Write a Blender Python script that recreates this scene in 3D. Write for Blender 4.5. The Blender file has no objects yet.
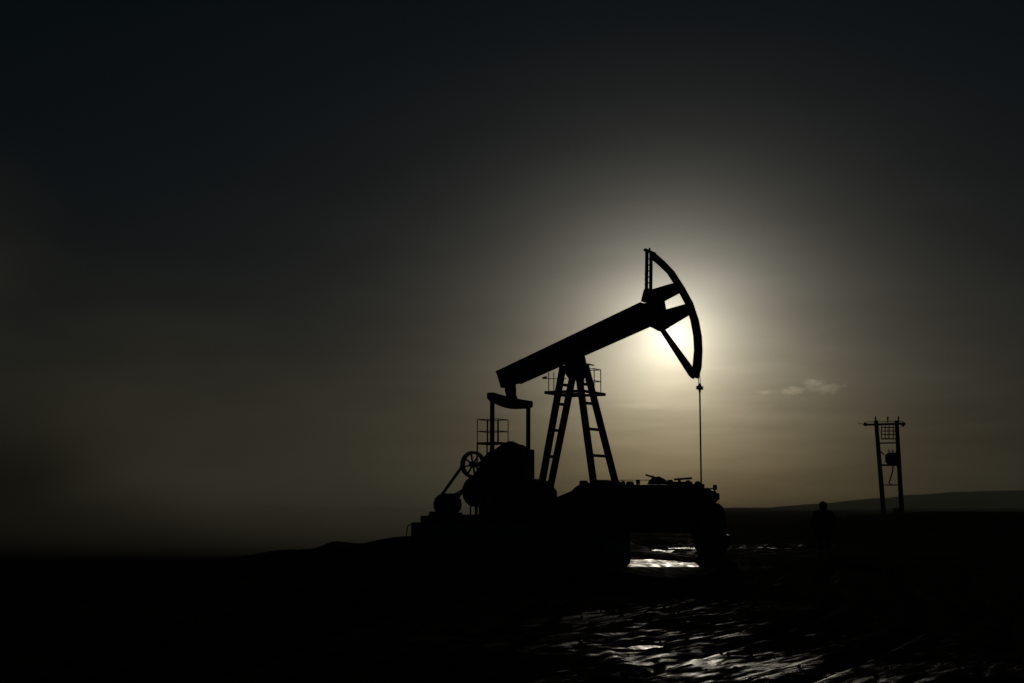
import bpy, bmesh, math, random
import numpy as np
from mathutils import Vector, Matrix, noise
R = math.radians
rnd = random.Random(7)

# ------------------------------------------------------------------ camera
F = 1422.0; W, H = 1024, 683
HOR = 507.0; CAMH = 1.7
PITCH = math.atan((HOR - H/2)/F)
sc = bpy.context.scene
cam_d = bpy.data.cameras.new('camera'); cam = bpy.data.objects.new('camera', cam_d)
sc.collection.objects.link(cam); sc.camera = cam
cam.location = (0, 0, CAMH); cam.rotation_euler = (math.pi/2 + PITCH, 0, 0)
cam_d.sensor_width = 36; cam_d.lens = F*36/W; cam_d.clip_end = 12000; cam_d.clip_start = .1

def ray(px, py):
    a = (px - W/2)/F; b = (H/2 - py)/F
    c, s = math.cos(PITCH), math.sin(PITCH)
    return Vector((a, c - b*s, s + b*c))
def at(px, py, D):
    d = ray(px, py); t = D/d.y
    return Vector((d.x*t, D, CAMH + d.z*t))

SUN_DIR = ray(671, 336).normalized()
SUN_EL = math.asin(SUN_DIR.z); SUN_AZ = math.atan2(SUN_DIR.x, SUN_DIR.y)

# ------------------------------------------------------------------ exposure, world, sun
EXPO = -3.0
K = 2**(-EXPO)
sc.view_settings.view_transform = 'Standard'; sc.view_settings.look = 'None'
sc.view_settings.exposure = EXPO; sc.view_settings.gamma = 1
sc.view_settings.use_curve_mapping = False

world = bpy.data.worlds.new('World'); sc.world = world; world.use_nodes = True
nt = world.node_tree; nt.nodes.clear()
def N(t, **kw):
    n = nt.nodes.new(t)
    for k, v in kw.items(): setattr(n, k, v)
    return n
def M(op, a, b=None, c=None):
    n = N('ShaderNodeMath', operation=op)
    for i, v in enumerate((a, b, c)):
        if v is None: continue
        if isinstance(v, (int, float)): n.inputs[i].default_value = v
        else: nt.links.new(v, n.inputs[i])
    return n.outputs[0]
def VS(col, f):
    n = N('ShaderNodeVectorMath', operation='SCALE')
    if isinstance(col, tuple): n.inputs[0].default_value = col
    else: nt.links.new(col, n.inputs[0])
    if isinstance(f, (int, float)): n.inputs['Scale'].default_value = f
    else: nt.links.new(f, n.inputs['Scale'])
    return n.outputs[0]
def VA(a, b):
    n = N('ShaderNodeVectorMath', operation='ADD'); nt.links.new(a, n.inputs[0]); nt.links.new(b, n.inputs[1]); return n.outputs[0]
tc = N('ShaderNodeTexCoord'); nrm = N('ShaderNodeVectorMath', operation='NORMALIZE'); nt.links.new(tc.outputs['Generated'], nrm.inputs[0])
dirv = nrm.outputs[0]
dot = N('ShaderNodeVectorMath', operation='DOT_PRODUCT'); nt.links.new(dirv, dot.inputs[0]); dot.inputs[1].default_value = SUN_DIR
ang = M('MULTIPLY', M('ARCCOSINE', M('MINIMUM', dot.outputs['Value'], .9999999)), 1422.0)   # milliradian-like units
sep = N('ShaderNodeSeparateXYZ'); nt.links.new(dirv, sep.inputs[0])
el = M('MAXIMUM', sep.outputs['Z'], 0.0)
def EXPT(a, amp, b): return M('MULTIPLY', M('EXPONENT', M('MULTIPLY', a, -1.0/b)), amp)
sky = N('ShaderNodeTexSky', sky_type='NISHITA'); sky.sun_disc = False
sky.sun_elevation = SUN_EL; sky.sun_rotation = SUN_AZ
sky.air_density = 1.2; sky.dust_density = 4.0; sky.ozone_density = 1.5
# thin veil of cloud in front of the blue: uneven, stretched along the horizon
mp = N('ShaderNodeMapping'); mp.inputs['Scale'].default_value = (5, 5, 22); nt.links.new(dirv, mp.inputs[0])
nz = N('ShaderNodeTexNoise'); nz.inputs['Scale'].default_value = 1.0; nz.inputs['Detail'].default_value = 6; nz.inputs['Roughness'].default_value = .55
nt.links.new(mp.outputs[0], nz.inputs['Vector'])
mpb = N('ShaderNodeMapping'); mpb.inputs['Scale'].default_value = (14, 14, 95); nt.links.new(dirv, mpb.inputs[0])
nzb = N('ShaderNodeTexNoise'); nzb.inputs['Scale'].default_value = 1.0; nzb.inputs['Detail'].default_value = 5
nt.links.new(mpb.outputs[0], nzb.inputs['Vector'])
lowb = M('EXPONENT', M('MULTIPLY', M('POWER', M('MULTIPLY', el, 9.0), 2.0), -1.0))
veil = M('ADD', M('ADD', M('MULTIPLY', nz.outputs['Fac'], .5), .75), M('MULTIPLY', M('MULTIPLY', M('SUBTRACT', nzb.outputs['Fac'], .5), .8), lowb))
core = EXPT(ang, .75, 26.0)
midg = EXPT(ang, 1.42, 57.0)
wide = EXPT(ang, .036, 330.0)
elf = M('EXPONENT', M('MULTIPLY', M('MAXIMUM', M('SUBTRACT', el, .085), 0.0), -6.2))          # haze thins out with height
ev = M('MULTIPLY', elf, veil)
glow = VA(VS((1.0, .96, .82), M('MULTIPLY', midg, ev)), VS((.86, .97, .98), M('MULTIPLY', wide, ev)))
corec = VS((1.0, .97, .86), core)
# warm low dust layer towards the horizon
low = M('EXPONENT', M('MULTIPLY', el, -15.0))
warm = VS((1.0, .72, .36), M('MULTIPLY', low, EXPT(ang, .30, 100.0)))
base = VS((.18, .58, 1.0), .0038)
# small broken cloud bank right of the sun: bright rims, grey body
def cloud(px, py, wx, wy, amp, seed):
    d = ray(px, py).normalized()
    az = M('ARCTAN2', sep.outputs['X'], sep.outputs['Y'])
    dx = M('MULTIPLY', M('SUBTRACT', az, math.atan2(d.x, d.y)), F/wx)
    dz = M('MULTIPLY', M('SUBTRACT', sep.outputs['Z'], d.z), F/wy)
    m2 = N('ShaderNodeMapping'); m2.inputs['Scale'].default_value = (75, 75, 190); m2.inputs['Location'].default_value = (seed, seed, 0)
    nt.links.new(dirv, m2.inputs[0])
    n2 = N('ShaderNodeTexNoise'); n2.inputs['Scale'].default_value = 1.; n2.inputs['Detail'].default_value = 7; n2.inputs['Roughness'].default_value = .6
    nt.links.new(m2.outputs[0], n2.inputs['Vector'])
    r2 = M('ADD', M('MULTIPLY', dx, dx), M('MULTIPLY', dz, dz))
    g = M('EXPONENT', M('MULTIPLY', r2, -1.0))
    mr = N('ShaderNodeMapRange', interpolation_type='SMOOTHSTEP'); mr.inputs['From Min'].default_value = .31; mr.inputs['From Max'].default_value = .78
    nt.links.new(M('ADD', n2.outputs['Fac'], M('MULTIPLY', M('SUBTRACT', g, 1.0), .45)), mr.inputs['Value'])
    return M('MULTIPLY', mr.outputs[0], amp)
cl = M('ADD', cloud(822, 386, 30, 10, .16, 3.1), M('ADD', cloud(786, 391, 36, 7, .19, 7.7), M('ADD', cloud(640, 407, 50, 6, .16, 1.7), cloud(985, 425, 60, 4, .006, 5.2))))
clc = VS((1.0, .93, .78), cl)
tot0 = VA(VA(VA(VA(glow, corec), warm), base), clc)
# the long path through dusty air near the horizon takes out the blue
ext = N('ShaderNodeCombineXYZ'); lowe = M('EXPONENT', M('MULTIPLY', el, -13.0)); low2 = M('EXPONENT', M('MULTIPLY', el, -110.0))
for i_, k_ in enumerate((.06, .31, .88)): nt.links.new(M('EXPONENT', M('ADD', M('MULTIPLY', lowe, -k_), M('MULTIPLY', low2, -.75))), ext.inputs[i_])
tm_ = N('ShaderNodeVectorMath', operation='MULTIPLY'); nt.links.new(tot0, tm_.inputs[0]); nt.links.new(ext.outputs[0], tm_.inputs[1]); tot = tm_.outputs[0]
bg1 = N('ShaderNodeBackground'); nt.links.new(tot, bg1.inputs['Color']); bg1.inputs['Strength'].default_value = K
bg2 = N('ShaderNodeBackground')
mul = N('ShaderNodeVectorMath', operation='MULTIPLY'); nt.links.new(sky.outputs[0], mul.inputs[0]); mul.inputs[1].default_value = (1, 1, 1)
nt.links.new(VS(mul.outputs[0], M('MULTIPLY', elf, .03)), bg2.inputs['Color']); bg2.inputs['Strength'].default_value = .05
ad = N('ShaderNodeAddShader'); nt.links.new(bg1.outputs[0], ad.inputs[0]); nt.links.new(bg2.outputs[0], ad.inputs[1])
wo = N('ShaderNodeOutputWorld'); nt.links.new(ad.outputs[0], wo.inputs['Surface'])

sd = bpy.data.lights.new('sun', 'SUN'); sun = bpy.data.objects.new('sun', sd); sc.collection.objects.link(sun)
sd.energy = 2.0; sd.angle = R(.53); sd.color = (1.0, .90, .74)
sun.rotation_euler = SUN_DIR.to_track_quat('Z', 'Y').to_euler(); sun.location = (0, 0, 60)
sc.cycles.volume_bounces = 1
sc.cycles.volume_max_steps = 256
sc.cycles.sample_clamp_indirect = 8

# ------------------------------------------------------------------ materials
mats = {}
def mat(name, col, rough=.6, metal=0., var=.35, scale=6., bump=.02, col2=None, spec=.5):
    m = bpy.data.materials.new(name); m.use_nodes = True; t = m.node_tree; b = t.nodes['Principled BSDF']
    b.inputs['Metallic'].default_value = metal; b.inputs['Specular IOR Level'].default_value = spec
    co = t.nodes.new('ShaderNodeTexCoord'); n = t.nodes.new('ShaderNodeTexNoise'); n.inputs['Scale'].default_value = scale
    n.inputs['Detail'].default_value = 7; n.inputs['Roughness'].default_value = .65
    t.links.new(co.outputs['Object'], n.inputs['Vector'])
    r = t.nodes.new('ShaderNodeValToRGB'); c2 = col2 or tuple(c*(1-var) for c in col)
    r.color_ramp.elements[0].position = .38; r.color_ramp.elements[0].color = (*c2, 1)
    r.color_ramp.elements[1].position = .62; r.color_ramp.elements[1].color = (*col, 1)
    t.links.new(n.outputs['Fac'], r.inputs[0]); t.links.new(r.outputs[0], b.inputs['Base Color'])
    mr = t.nodes.new('ShaderNodeMapRange'); mr.inputs['To Min'].default_value = max(.05, rough-.12); mr.inputs['To Max'].default_value = min(1, rough+.12)
    t.links.new(n.outputs['Fac'], mr.inputs['Value']); t.links.new(mr.outputs[0], b.inputs['Roughness'])
    bp = t.nodes.new('ShaderNodeBump'); bp.inputs['Distance'].default_value = bump; bp.inputs['Strength'].default_value = .6
    t.links.new(n.outputs['Fac'], bp.inputs['Height']); t.links.new(bp.outputs[0], b.inputs['Normal'])
    mats[name] = m; return m
steel = mat('painted_steel', (.050, .034, .026), .55, 0, col2=(.030, .016, .011), scale=3)
rust = mat('rusty_steel', (.070, .028, .016), .75, 0, scale=9)
bright_rod = mat('polished_rod_steel', (.22, .15, .09), .4, .6, scale=20)
rubber = mat('rubber', (.02, .02, .02), .8, scale=12)
concrete = mat('concrete', (.22, .21, .19), .85, scale=5, bump=.01)
wood = mat('creosoted_wood', (.065, .032, .02), .85, scale=8)
ceram = mat('insulator_ceramic', (.10, .045, .03), .3, scale=4)
truckp = mat('truck_paint', (.035, .04, .045), .6, col2=(.030, .026, .02), scale=2)
tankp = mat('tank_paint', (.05, .045, .035), .65, col2=(.03, .022, .015), scale=2)
lampg = mat('lamp_glass', (.25, .25, .24), .15, scale=4)
cloth = mat('coat_cloth', (.025, .027, .032), .95, scale=14)
trous = mat('trouser_cloth', (.022, .022, .025), .95, scale=14)
skin = mat('skin', (.28, .16, .11), .6, scale=20, var=.15)
leather = mat('boot_leather', (.02, .016, .013), .7, scale=14)
grassm = mat('dry_grass', (.10, .085, .04), .7, scale=14)
hillm = mat('far_hillside', (.06, .065, .04), 1., scale=.02, bump=1.5, spec=0.)
glass = bpy.data.materials.new('window_glass'); glass.use_nodes = True
_b = glass.node_tree.nodes['Principled BSDF']; _b.inputs['Base Color'].default_value = (.02, .025, .025, 1); _b.inputs['Roughness'].default_value = .08

# ------------------------------------------------------------------ helpers
C = sc.collection
class MB:
    def __init__(s): s.v = []; s.f = []
    def add(s, vs, fs):
        o = len(s.v); s.v += [tuple(v) for v in vs]; s.f += [tuple(i+o for i in f) for f in fs]; return s
    def box(s, a, b):
        x0, y0, z0 = a; x1, y1, z1 = b
        return s.add([(x0,y0,z0),(x1,y0,z0),(x1,y1,z0),(x0,y1,z0),(x0,y0,z1),(x1,y0,z1),(x1,y1,z1),(x0,y1,z1)],
                     [(0,3,2,1),(4,5,6,7),(0,1,5,4),(1,2,6,5),(2,3,7,6),(3,0,4,7)])
    def tube(s, pts, r, n=8, caps=True):
        pts = [Vector(p) for p in pts]; rs = r if isinstance(r, (list, tuple)) else [r]*len(pts)
        rings = []; up = None
        for i, p in enumerate(pts):
            d = (pts[min(i+1, len(pts)-1)] - pts[max(i-1, 0)]).normalized()
            if up is None or abs(up.dot(d)) > .95:
                up = Vector((0, 0, 1)) if abs(d.z) < .9 else Vector((0, 1, 0))
            a = d.cross(up).normalized(); b = a.cross(d).normalized(); up = b
            rings.append([p + a*math.cos(2*math.pi*k/n)*rs[i] + b*math.sin(2*math.pi*k/n)*rs[i] for k in range(n)])
        vs = [v for r_ in rings for v in r_]; fs = []
        for i in range(len(pts)-1):
            for k in range(n):
                k2 = (k+1) % n; fs.append((i*n+k, i*n+k2, (i+1)*n+k2, (i+1)*n+k))
        if caps: fs.append(tuple(range(n))[::-1]); fs.append(tuple((len(pts)-1)*n+k for k in range(n)))
        return s.add(vs, fs)
    def bar(s, p0, p1, w, h, up=(0, 1, 0)):      # rectangular bar, w across 'up', h along 'up'
        p0, p1 = Vector(p0), Vector(p1); d = (p1-p0).normalized(); u = Vector(up)
        a = d.cross(u).normalized(); b = a.cross(d).normalized()
        q = [(-1,-1),(1,-1),(1,1),(-1,1)]
        vs = [p + a*x*w/2 + b*y*h/2 for p in (p0, p1) for x, y in q]
        return s.add(vs, [(0,1,2,3),(7,6,5,4)] + [(k, k+4, (k+1)%4+4, (k+1)%4) for k in range(4)])
    def prism(s, uz, v0, v1):                    # outline in (x,z), extruded along y
        n = len(uz); vs = [(u, v0, z) for u, z in uz] + [(u, v1, z) for u, z in uz]
        return s.add(vs, [tuple(range(n)), tuple(range(2*n-1, n-1, -1))] + [(k, k+n, (k+1)%n+n, (k+1)%n) for k in range(n)])
    def build(s, name, m, parent=None, bevel=0, smooth=False):
        me = bpy.data.meshes.new(name); me.from_pydata(s.v, [], s.f); me.validate()
        bm = bmesh.new(); bm.from_mesh(me); bmesh.ops.recalc_face_normals(bm, faces=bm.faces)
        if bevel:
            bmesh.ops.bevel(bm, geom=[e for e in bm.edges if len(e.link_faces) == 2 and e.calc_face_angle(0) > .6], offset=bevel, segments=2, affect='EDGES', clamp_overlap=True)
        if smooth:
            for f in bm.faces: f.smooth = len(f.verts) == 4
        bm.to_mesh(me); bm.free(); me.materials.append(m)
        o = bpy.data.objects.new(name, me); C.objects.link(o)
        if parent: o.parent = parent
        return o
def tag(o, label=None, cat=None, group=None, kind=None):
    for k, v in (('label', label), ('category', cat), ('group', group), ('kind', kind)):
        if v: o[k] = v
    return o
def empty(name, loc, rz=0):
    o = bpy.data.objects.new(name, None); C.objects.link(o); o.location = loc; o.rotation_euler.z = rz; o.empty_display_size = .3
    return o
def copy_to(o, parent, loc=None):
    c = o.copy(); C.objects.link(c); c.parent = parent
    if loc is not None: c.location = loc
    return c

# ------------------------------------------------------------------ ground
def sm(a, b, x):
    t = np.clip((x-a)/(b-a), 0, 1); return t*t*(3-2*t)
def axis(lo, hi, step, far, n):
    core_ = np.arange(lo, hi+1e-6, step); g = np.geomspace(step, far, n); c = np.cumsum(g)
    c = c/c[-1]*far
    return np.concatenate([lo - c[::-1], core_, hi + c])
xs = axis(-9, 14, .055, 2480, 80); ys0 = axis(11, 62, .10, 2450, 70); ys = ys0[ys0 > -2400]
X, Y = np.meshgrid(xs, ys)
def vnoise(X, Y, s, seed, ax=1., ay=1.):         # value noise, smooth, numpy
    rs = np.random.RandomState(seed); T = rs.rand(256, 256)
    x = X/s*ax; y = Y/s*ay; xi = np.floor(x).astype(int); yi = np.floor(y).astype(int); fx = x-xi; fy = y-yi
    fx = fx*fx*(3-2*fx); fy = fy*fy*(3-2*fy); g = lambda a, b: T[a % 256, b % 256]
    return (g(xi,yi)*(1-fx)+g(xi+1,yi)*fx)*(1-fy)+(g(xi,yi+1)*(1-fx)+g(xi+1,yi+1)*fx)*fy - .5
near = np.exp(-((X-3)/30)**2)*sm(150, 60, Y)
def ground_h(X, Y):
    nr = np.exp(-((X-3)/40)**2)*sm(160, 60, Y)*sm(-60, 0, Y)
    h = vnoise(X, Y, 9, 1)*.10*nr + vnoise(X, Y, 2.6, 2)*.045*nr + vnoise(X, Y, .8, 3)*.010*nr + vnoise(X, Y, .33, 4)*.005*nr
    cs_, sn_ = math.cos(R(32)), math.sin(R(32)); xr, yr = X*cs_ - Y*sn_, X*sn_ + Y*cs_
    h += (vnoise(xr, yr, .16, 21, 1., .12)*.020 + vnoise(xr, yr, .5, 22, 1., .2)*.022)*nr*sm(40, 26, Y)
    # wheel ruts curving through the foreground mud
    for off, dep, seed in ((0, .07, 0), (1.7, .07, 1), (3.1, .05, 2), (4.4, .05, 3), (-1.9, .05, 4), (-3.3, .04, 5)):
        xc = 1.2 + off + (Y-14)*.42 - (Y-14)**2*.0045 + .35*np.sin(Y*.31+seed)
        d = (X - xc)/.17
        h += (-dep*np.exp(-d*d) + dep*.45*(np.exp(-(d-2)**2)+np.exp(-(d+2)**2)))*nr*sm(46, 34, Y)
    # raised earth pad that carries the pumping unit, low spoil mound on its left
    h += .75*sm(-7.2, -3.4, X)*sm(3.6, 2.3, X)*sm(40.5, 43.5, Y)*sm(52, 48.5, Y)*(X < 7)
    h += .46*np.exp(-((X+6.9)/2.5)**2 - ((Y-54)/3)**2)*(1+.8*vnoise(X, Y, 1.1, 9))
    h += .10*np.exp(-((X+9.0)/2)**2 - ((Y-53)/3)**2)
    h -= .26*sm(-4.5, -8, X)*sm(43, 50, Y)*sm(220, 90, Y)*sm(-300, -120, X)
    h += (vnoise(X, Y, .7, 31, 1., .2)*.26+vnoise(X, Y, .3, 32, 1., .12)*.16)*np.exp(-(((X-6.9)/2.2)**2+((Y-63)/9)**2))
    for (ax_, ay_, bx_, by_) in ((4.15, 42.3, 1.9, 6.5), (1.6, 18, 1, 3), (10.6, 61.5, 4.2, 2.5)):
        h += (vnoise(X, Y, .5, 41, 1., .25)*.17 + vnoise(X, Y, .2, 42, 1., .2)*.11 + .025)*np.exp(-(((X-ax_)/bx_)**2+((Y-ay_)/by_)**2)**2)*(.5 if ay_ < 20 else 1)
    # shallow hollows that hold water
    for (cx, cy, rx, ry, d) in PUD: h -= d*np.exp(-(((X-cx)/rx)**2 + ((Y-cy)/ry)**2)**2)
    # bank on the right
    h += (1.35+.5*vnoise(X, Y, 7, 11))*sm(14, 34, X)*sm(88, 100, Y)*sm(135, 112, Y)*sm(400, 200, X)
    h += vnoise(X, Y, 160, 12)*3.0*sm(300, 900, Y) - .2*sm(120, 500, Y)
    return h
PUD = [(4.15, 42.3, 1.60, 5.6, .16), (6.9, 63, 1.35, 7.5, .20), (10.6, 61.5, 3.6, 1.4, .07), (1.55, 15.6, .13, .16, .06), (1.65, 18.7, .36, .30, .05)]
Z = ground_h(X, Y)
ny, nx = X.shape
me = bpy.data.meshes.new('ground'); me.vertices.add(nx*ny)
me.vertices.foreach_set('co', np.stack([X, Y, Z], -1).reshape(-1).astype(np.float32))
idx = np.arange(nx*ny).reshape(ny, nx)
q = np.stack([idx[:-1,:-1], idx[:-1,1:], idx[1:,1:], idx[1:,:-1]], -1).reshape(-1, 4)
me.loops.add(q.size); me.loops.foreach_set('vertex_index', q.reshape(-1).astype(np.int32))
me.polygons.add(len(q)); me.polygons.foreach_set('loop_start', (np.arange(len(q))*4).astype(np.int32))
me.polygons.foreach_set('use_smooth', np.ones(len(q), bool)); me.update(); me.validate()
ground = bpy.data.objects.new('ground', me); C.objects.link(ground); tag(ground, kind='structure')

gm = bpy.data.materials.new('wet_mud'); gm.use_nodes = True; t = gm.node_tree; b = t.nodes['Principled BSDF']
co = t.nodes.new('ShaderNodeTexCoord')
def tn(scale, det, src=None, rough=.6):
    n = t.nodes.new('ShaderNodeTexNoise'); n.inputs['Scale'].default_value = scale; n.inputs['Detail'].default_value = det; n.inputs['Roughness'].default_value = rough
    t.links.new(src or co.outputs['Object'], n.inputs['Vector']); return n.outputs['Fac']
def tm(op, a, b_=None):
    n = t.nodes.new('ShaderNodeMath'); n.operation = op
    for i, v in enumerate((a, b_)):
        if v is None: continue
        if isinstance(v, (int, float)): n.inputs[i].default_value = v
        else: t.links.new(v, n.inputs[i])
    return n.outputs[0]
cr = t.nodes.new('ShaderNodeValToRGB'); cr.color_ramp.elements[0].color = (.022, .017, .012, 1); cr.color_ramp.elements[1].color = (.055, .043, .031, 1)
cr.color_ramp.elements[0].position = .35; cr.color_ramp.elements[1].position = .65
t.links.new(tn(1.7, 8), cr.inputs[0]); t.links.new(cr.outputs[0], b.inputs['Base Color'])
mpg = t.nodes.new('ShaderNodeMapping'); mpg.vector_type = 'TEXTURE'; mpg.inputs['Rotation'].default_value = (0, 0, R(-32)); mpg.inputs['Scale'].default_value = (.22, 1.5, 1)
t.links.new(co.outputs['Object'], mpg.inputs[0])
streak = tn(1.6, 5, mpg.outputs[0])
# wet patches: where the traffic churned the mud it shines, elsewhere it is dull
patch = tn(.35, 3)
wet = t.nodes.new('ShaderNodeMapRange'); wet.interpolation_type = 'SMOOTHSTEP'
wet.inputs['From Min'].default_value = .50; wet.inputs['From Max'].default_value = .62
t.links.new(tm('ADD', tm('MULTIPLY', streak, .6), tm('MULTIPLY', patch, .45)), wet.inputs['Value'])
rr = t.nodes.new('ShaderNodeMapRange'); rr.inputs['To Min'].default_value = .95; rr.inputs['To Max'].default_value = .32
t.links.new(wet.outputs[0], rr.inputs['Value']); t.links.new(rr.outputs[0], b.inputs['Roughness'])
sp = t.nodes.new('ShaderNodeMapRange'); sp.inputs['To Min'].default_value = .3; sp.inputs['To Max'].default_value = .5
t.links.new(wet.outputs[0], sp.inputs['Value']); t.links.new(sp.outputs[0], b.inputs['Specular IOR Level'])
bp = t.nodes.new('ShaderNodeBump'); bp.inputs['Distance'].default_value = .045; bp.inputs['Strength'].default_value = 1.0
hh = tm('ADD', tm('ADD', tm('MULTIPLY', tn(34, 5, None, .7), .42), tm('MULTIPLY', streak, .6)), tm('MULTIPLY', tn(7, 8, mpg.outputs[0], .75), .7)); t.links.new(hh, bp.inputs['Height'])
t.links.new(bp.outputs[0], b.inputs['Normal'])
# churned wet patch: mixes the shiny mud with plain dull earth
dfz = t.nodes.new('ShaderNodeBsdfDiffuse'); t.links.new(cr.outputs[0], dfz.inputs['Color']); t.links.new(bp.outputs[0], dfz.inputs['Normal'])
sx = t.nodes.new('ShaderNodeSeparateXYZ'); t.links.new(co.outputs['Object'], sx.inputs[0])
cxn = tm('DIVIDE', tm('SUBTRACT', sx.outputs['X'], 2.9), 1.7); cyn = tm('DIVIDE', tm('SUBTRACT', sx.outputs['Y'], 13.5), 6.0)
blob = tm('EXPONENT', tm('MULTIPLY', tm('ADD', tm('MULTIPLY', cxn, cxn), tm('MULTIPLY', cyn, cyn)), -1.0))
far_ = tm('MULTIPLY', tm('EXPONENT', tm('MULTIPLY', tm('MULTIPLY', tm('DIVIDE', tm('SUBTRACT', sx.outputs['Y'], 58), 9.0), tm('DIVIDE', tm('SUBTRACT', sx.outputs['Y'], 58), 9.0)), -1.0)), .03)
fac = tm('MULTIPLY', tm('ADD', tm('ADD', tm('MULTIPLY', blob, .55), .004), far_), wet.outputs[0])
mx = t.nodes.new('ShaderNodeMixShader'); t.links.new(fac, mx.inputs[0]); t.links.new(dfz.outputs[0], mx.inputs[1]); t.links.new(b.outputs[0], mx.inputs[2])
t.links.new(mx.outputs[0], t.nodes['Material Output'].inputs['Surface'])
me.materials.append(gm)

# water lying in the hollows (sheets, seen where the mud dips below them)
wm = bpy.data.materials.new('puddle_water'); wm.use_nodes = True; t = wm.node_tree; b = t.nodes['Principled BSDF']
b.inputs['Base Color'].default_value = (.012, .010, .008, 1); b.inputs['Roughness'].default_value = .06; b.inputs['IOR'].default_value = 1.33
co = t.nodes.new('ShaderNodeTexCoord'); mw = t.nodes.new('ShaderNodeMapping'); mw.inputs['Scale'].default_value = (4.5, 1.6, 1); t.links.new(co.outputs['Object'], mw.inputs[0])
bp = t.nodes.new('ShaderNodeBump'); bp.inputs['Distance'].default_value = .07; bp.inputs['Strength'].default_value = 1.0
t.links.new(tn(1.5, 6, mw.outputs[0]), bp.inputs['Height'])
scum = t.nodes.new('ShaderNodeMapRange'); scum.inputs['From Min'].default_value = .4; scum.inputs['From Max'].default_value = .65; scum.inputs['To Min'].default_value = .34; scum.inputs['To Max'].default_value = .8
mw2 = t.nodes.new('ShaderNodeMapping'); mw2.inputs['Scale'].default_value = (3.0, .35, 1); t.links.new(co.outputs['Object'], mw2.inputs[0])
t.links.new(tn(1.6, 7, mw2.outputs[0], .7), scum.inputs['Value']); t.links.new(scum.outputs[0], b.inputs['Roughness']); t.links.new(bp.outputs[0], b.inputs['Normal'])
def gh(x, y): return float(ground_h(np.array([[float(x)]]), np.array([[float(y)]]))[0, 0])
for i, (cx, cy, rx, ry, d) in enumerate(PUD):
    lvl = gh(cx, cy) + d*(.56 if 50 < cy else .68)
    m_ = MB(); n = 48
    pts = []
    for k in range(n):
        a = 2*math.pi*k/n; w_ = 1.12 + .10*math.sin(3*a+i) + .06*math.sin(7*a+2*i)
        pts.append((cx + rx*w_*math.cos(a), cy + ry*w_*math.sin(a), lvl))
    m_.add([(cx, cy, lvl)] + pts, [(0, k+1, (k+1) % n+1) for k in range(n)])
    o = m_.build('puddle', wm); tag(o, kind='structure')

# far ridges
def ridge(name, prof, D, depth, seed):
    m_ = MB(); n = 90; px0, px1 = prof[0][0], prof[-1][0]; cols = []
    for k in range(n+1):
        px = px0 + (px1-px0)*k/n
        y_ = np.interp(px, [p[0] for p in prof], [p[1] for p in prof])
        top = at(px, y_, D); zt = top.z + noise.noise(Vector((px*.05, seed, 0)))*D*.0007
        cols.append([(top.x*(1-depth*.5/D), D-depth*.5, -3), (top.x*(1-depth*.25/D), D-depth*.28, max(-2.5, zt*.55)), (top.x, D, zt), (top.x*1.1, D+depth*.5, -3)])
    vs = [v for c in cols for v in c]; fs = []
    for k in range(n):
        for j in range(3): fs.append((k*4+j, (k+1)*4+j, (k+1)*4+j+1, k*4+j+1))
    m_.add(vs, fs); o = m_.build(name, hillm, smooth=True); tag(o, kind='structure'); return o
ridge('hill', [(690,509),(760,507.5),(830,503),(870,499),(910,495),(950,492),(1000,490.5),(1060,490),(1150,492),(1300,500)], 1750, 700, 1.3)
ridge('hill', [(540,509),(700,508),(760,509),(830,510),(900,509),(1000,508),(1200,509)], 900, 300, 4.1)
ridge('hill', [(-500,502),(-200,505),(0,500),(150,503),(300,506),(500,509)], 1500, 600, 8.1)

# ------------------------------------------------------------------ pumping unit
TH = R(28); PD = 45.0
pv = at(577, 358, PD)
bx, ex = Vector((math.cos(TH), -math.sin(TH), 0)), Vector((math.sin(TH), math.cos(TH), 0))
P0 = Vector((pv.x, PD, 0.0))
def L(px, py, v=0.):                              # image position on the unit's plane at offset v -> local (u, v, z)
    d = ray(px, py); o = Vector((0, 0, CAMH)); n = ex
    tt = ((P0 + ex*v) - o).dot(n)/d.dot(n); p = o + d*tt - P0
    return Vector((p.dot(bx), v, p.z))
def LZ(px, z, v=0.):                              # local u at image column px for a given height
    lo, hi = -300., 900.
    for _ in range(40):
        mid = (lo+hi)/2
        if L(px, mid, v).z > z: lo = mid
        else: hi = mid
    return L(px, (lo+hi)/2, v)
def poly(pts, v=0.): return [(L(x, y, v).x, L(x, y, v).z) for x, y in pts]
pj = empty('pumpjack', P0, -TH)
tag(pj, 'dark steel oil pumpjack with raised horse head in front of the sun', 'pumpjack')
# walking beam: I-section, web plus two flanges
bw = .26
beam = poly([(497.5,372.5),(641,303.5),(655,303),(663,322),(658,330),(648,326),(600,345.8),(519,383),(502,388)])
MB().prism(beam, -.10, .10).build('walking_beam', steel, pj, .01)
tl0, tl1 = L(497.5,372.3), L(642,303.2); bl0, bl1 = L(519,383.2), L(650,325.2)
MB().bar(tl0, tl1, .045, bw).build('beam_flange', steel, pj)
MB().bar(bl0, bl1, .045, bw).build('beam_flange', steel, pj)
for k in range(9):
    f_ = .06+.105*k; a = tl0.lerp(tl1, f_); c = a + (bl0-L(519,362))*.9
    for s in (-1, 1): MB().bar(a+Vector((0,s*.11,-.04)), Vector((a.x+.02, s*.11, a.z-.62)), .02, .03).build('beam_stiffener', steel, pj)
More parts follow.
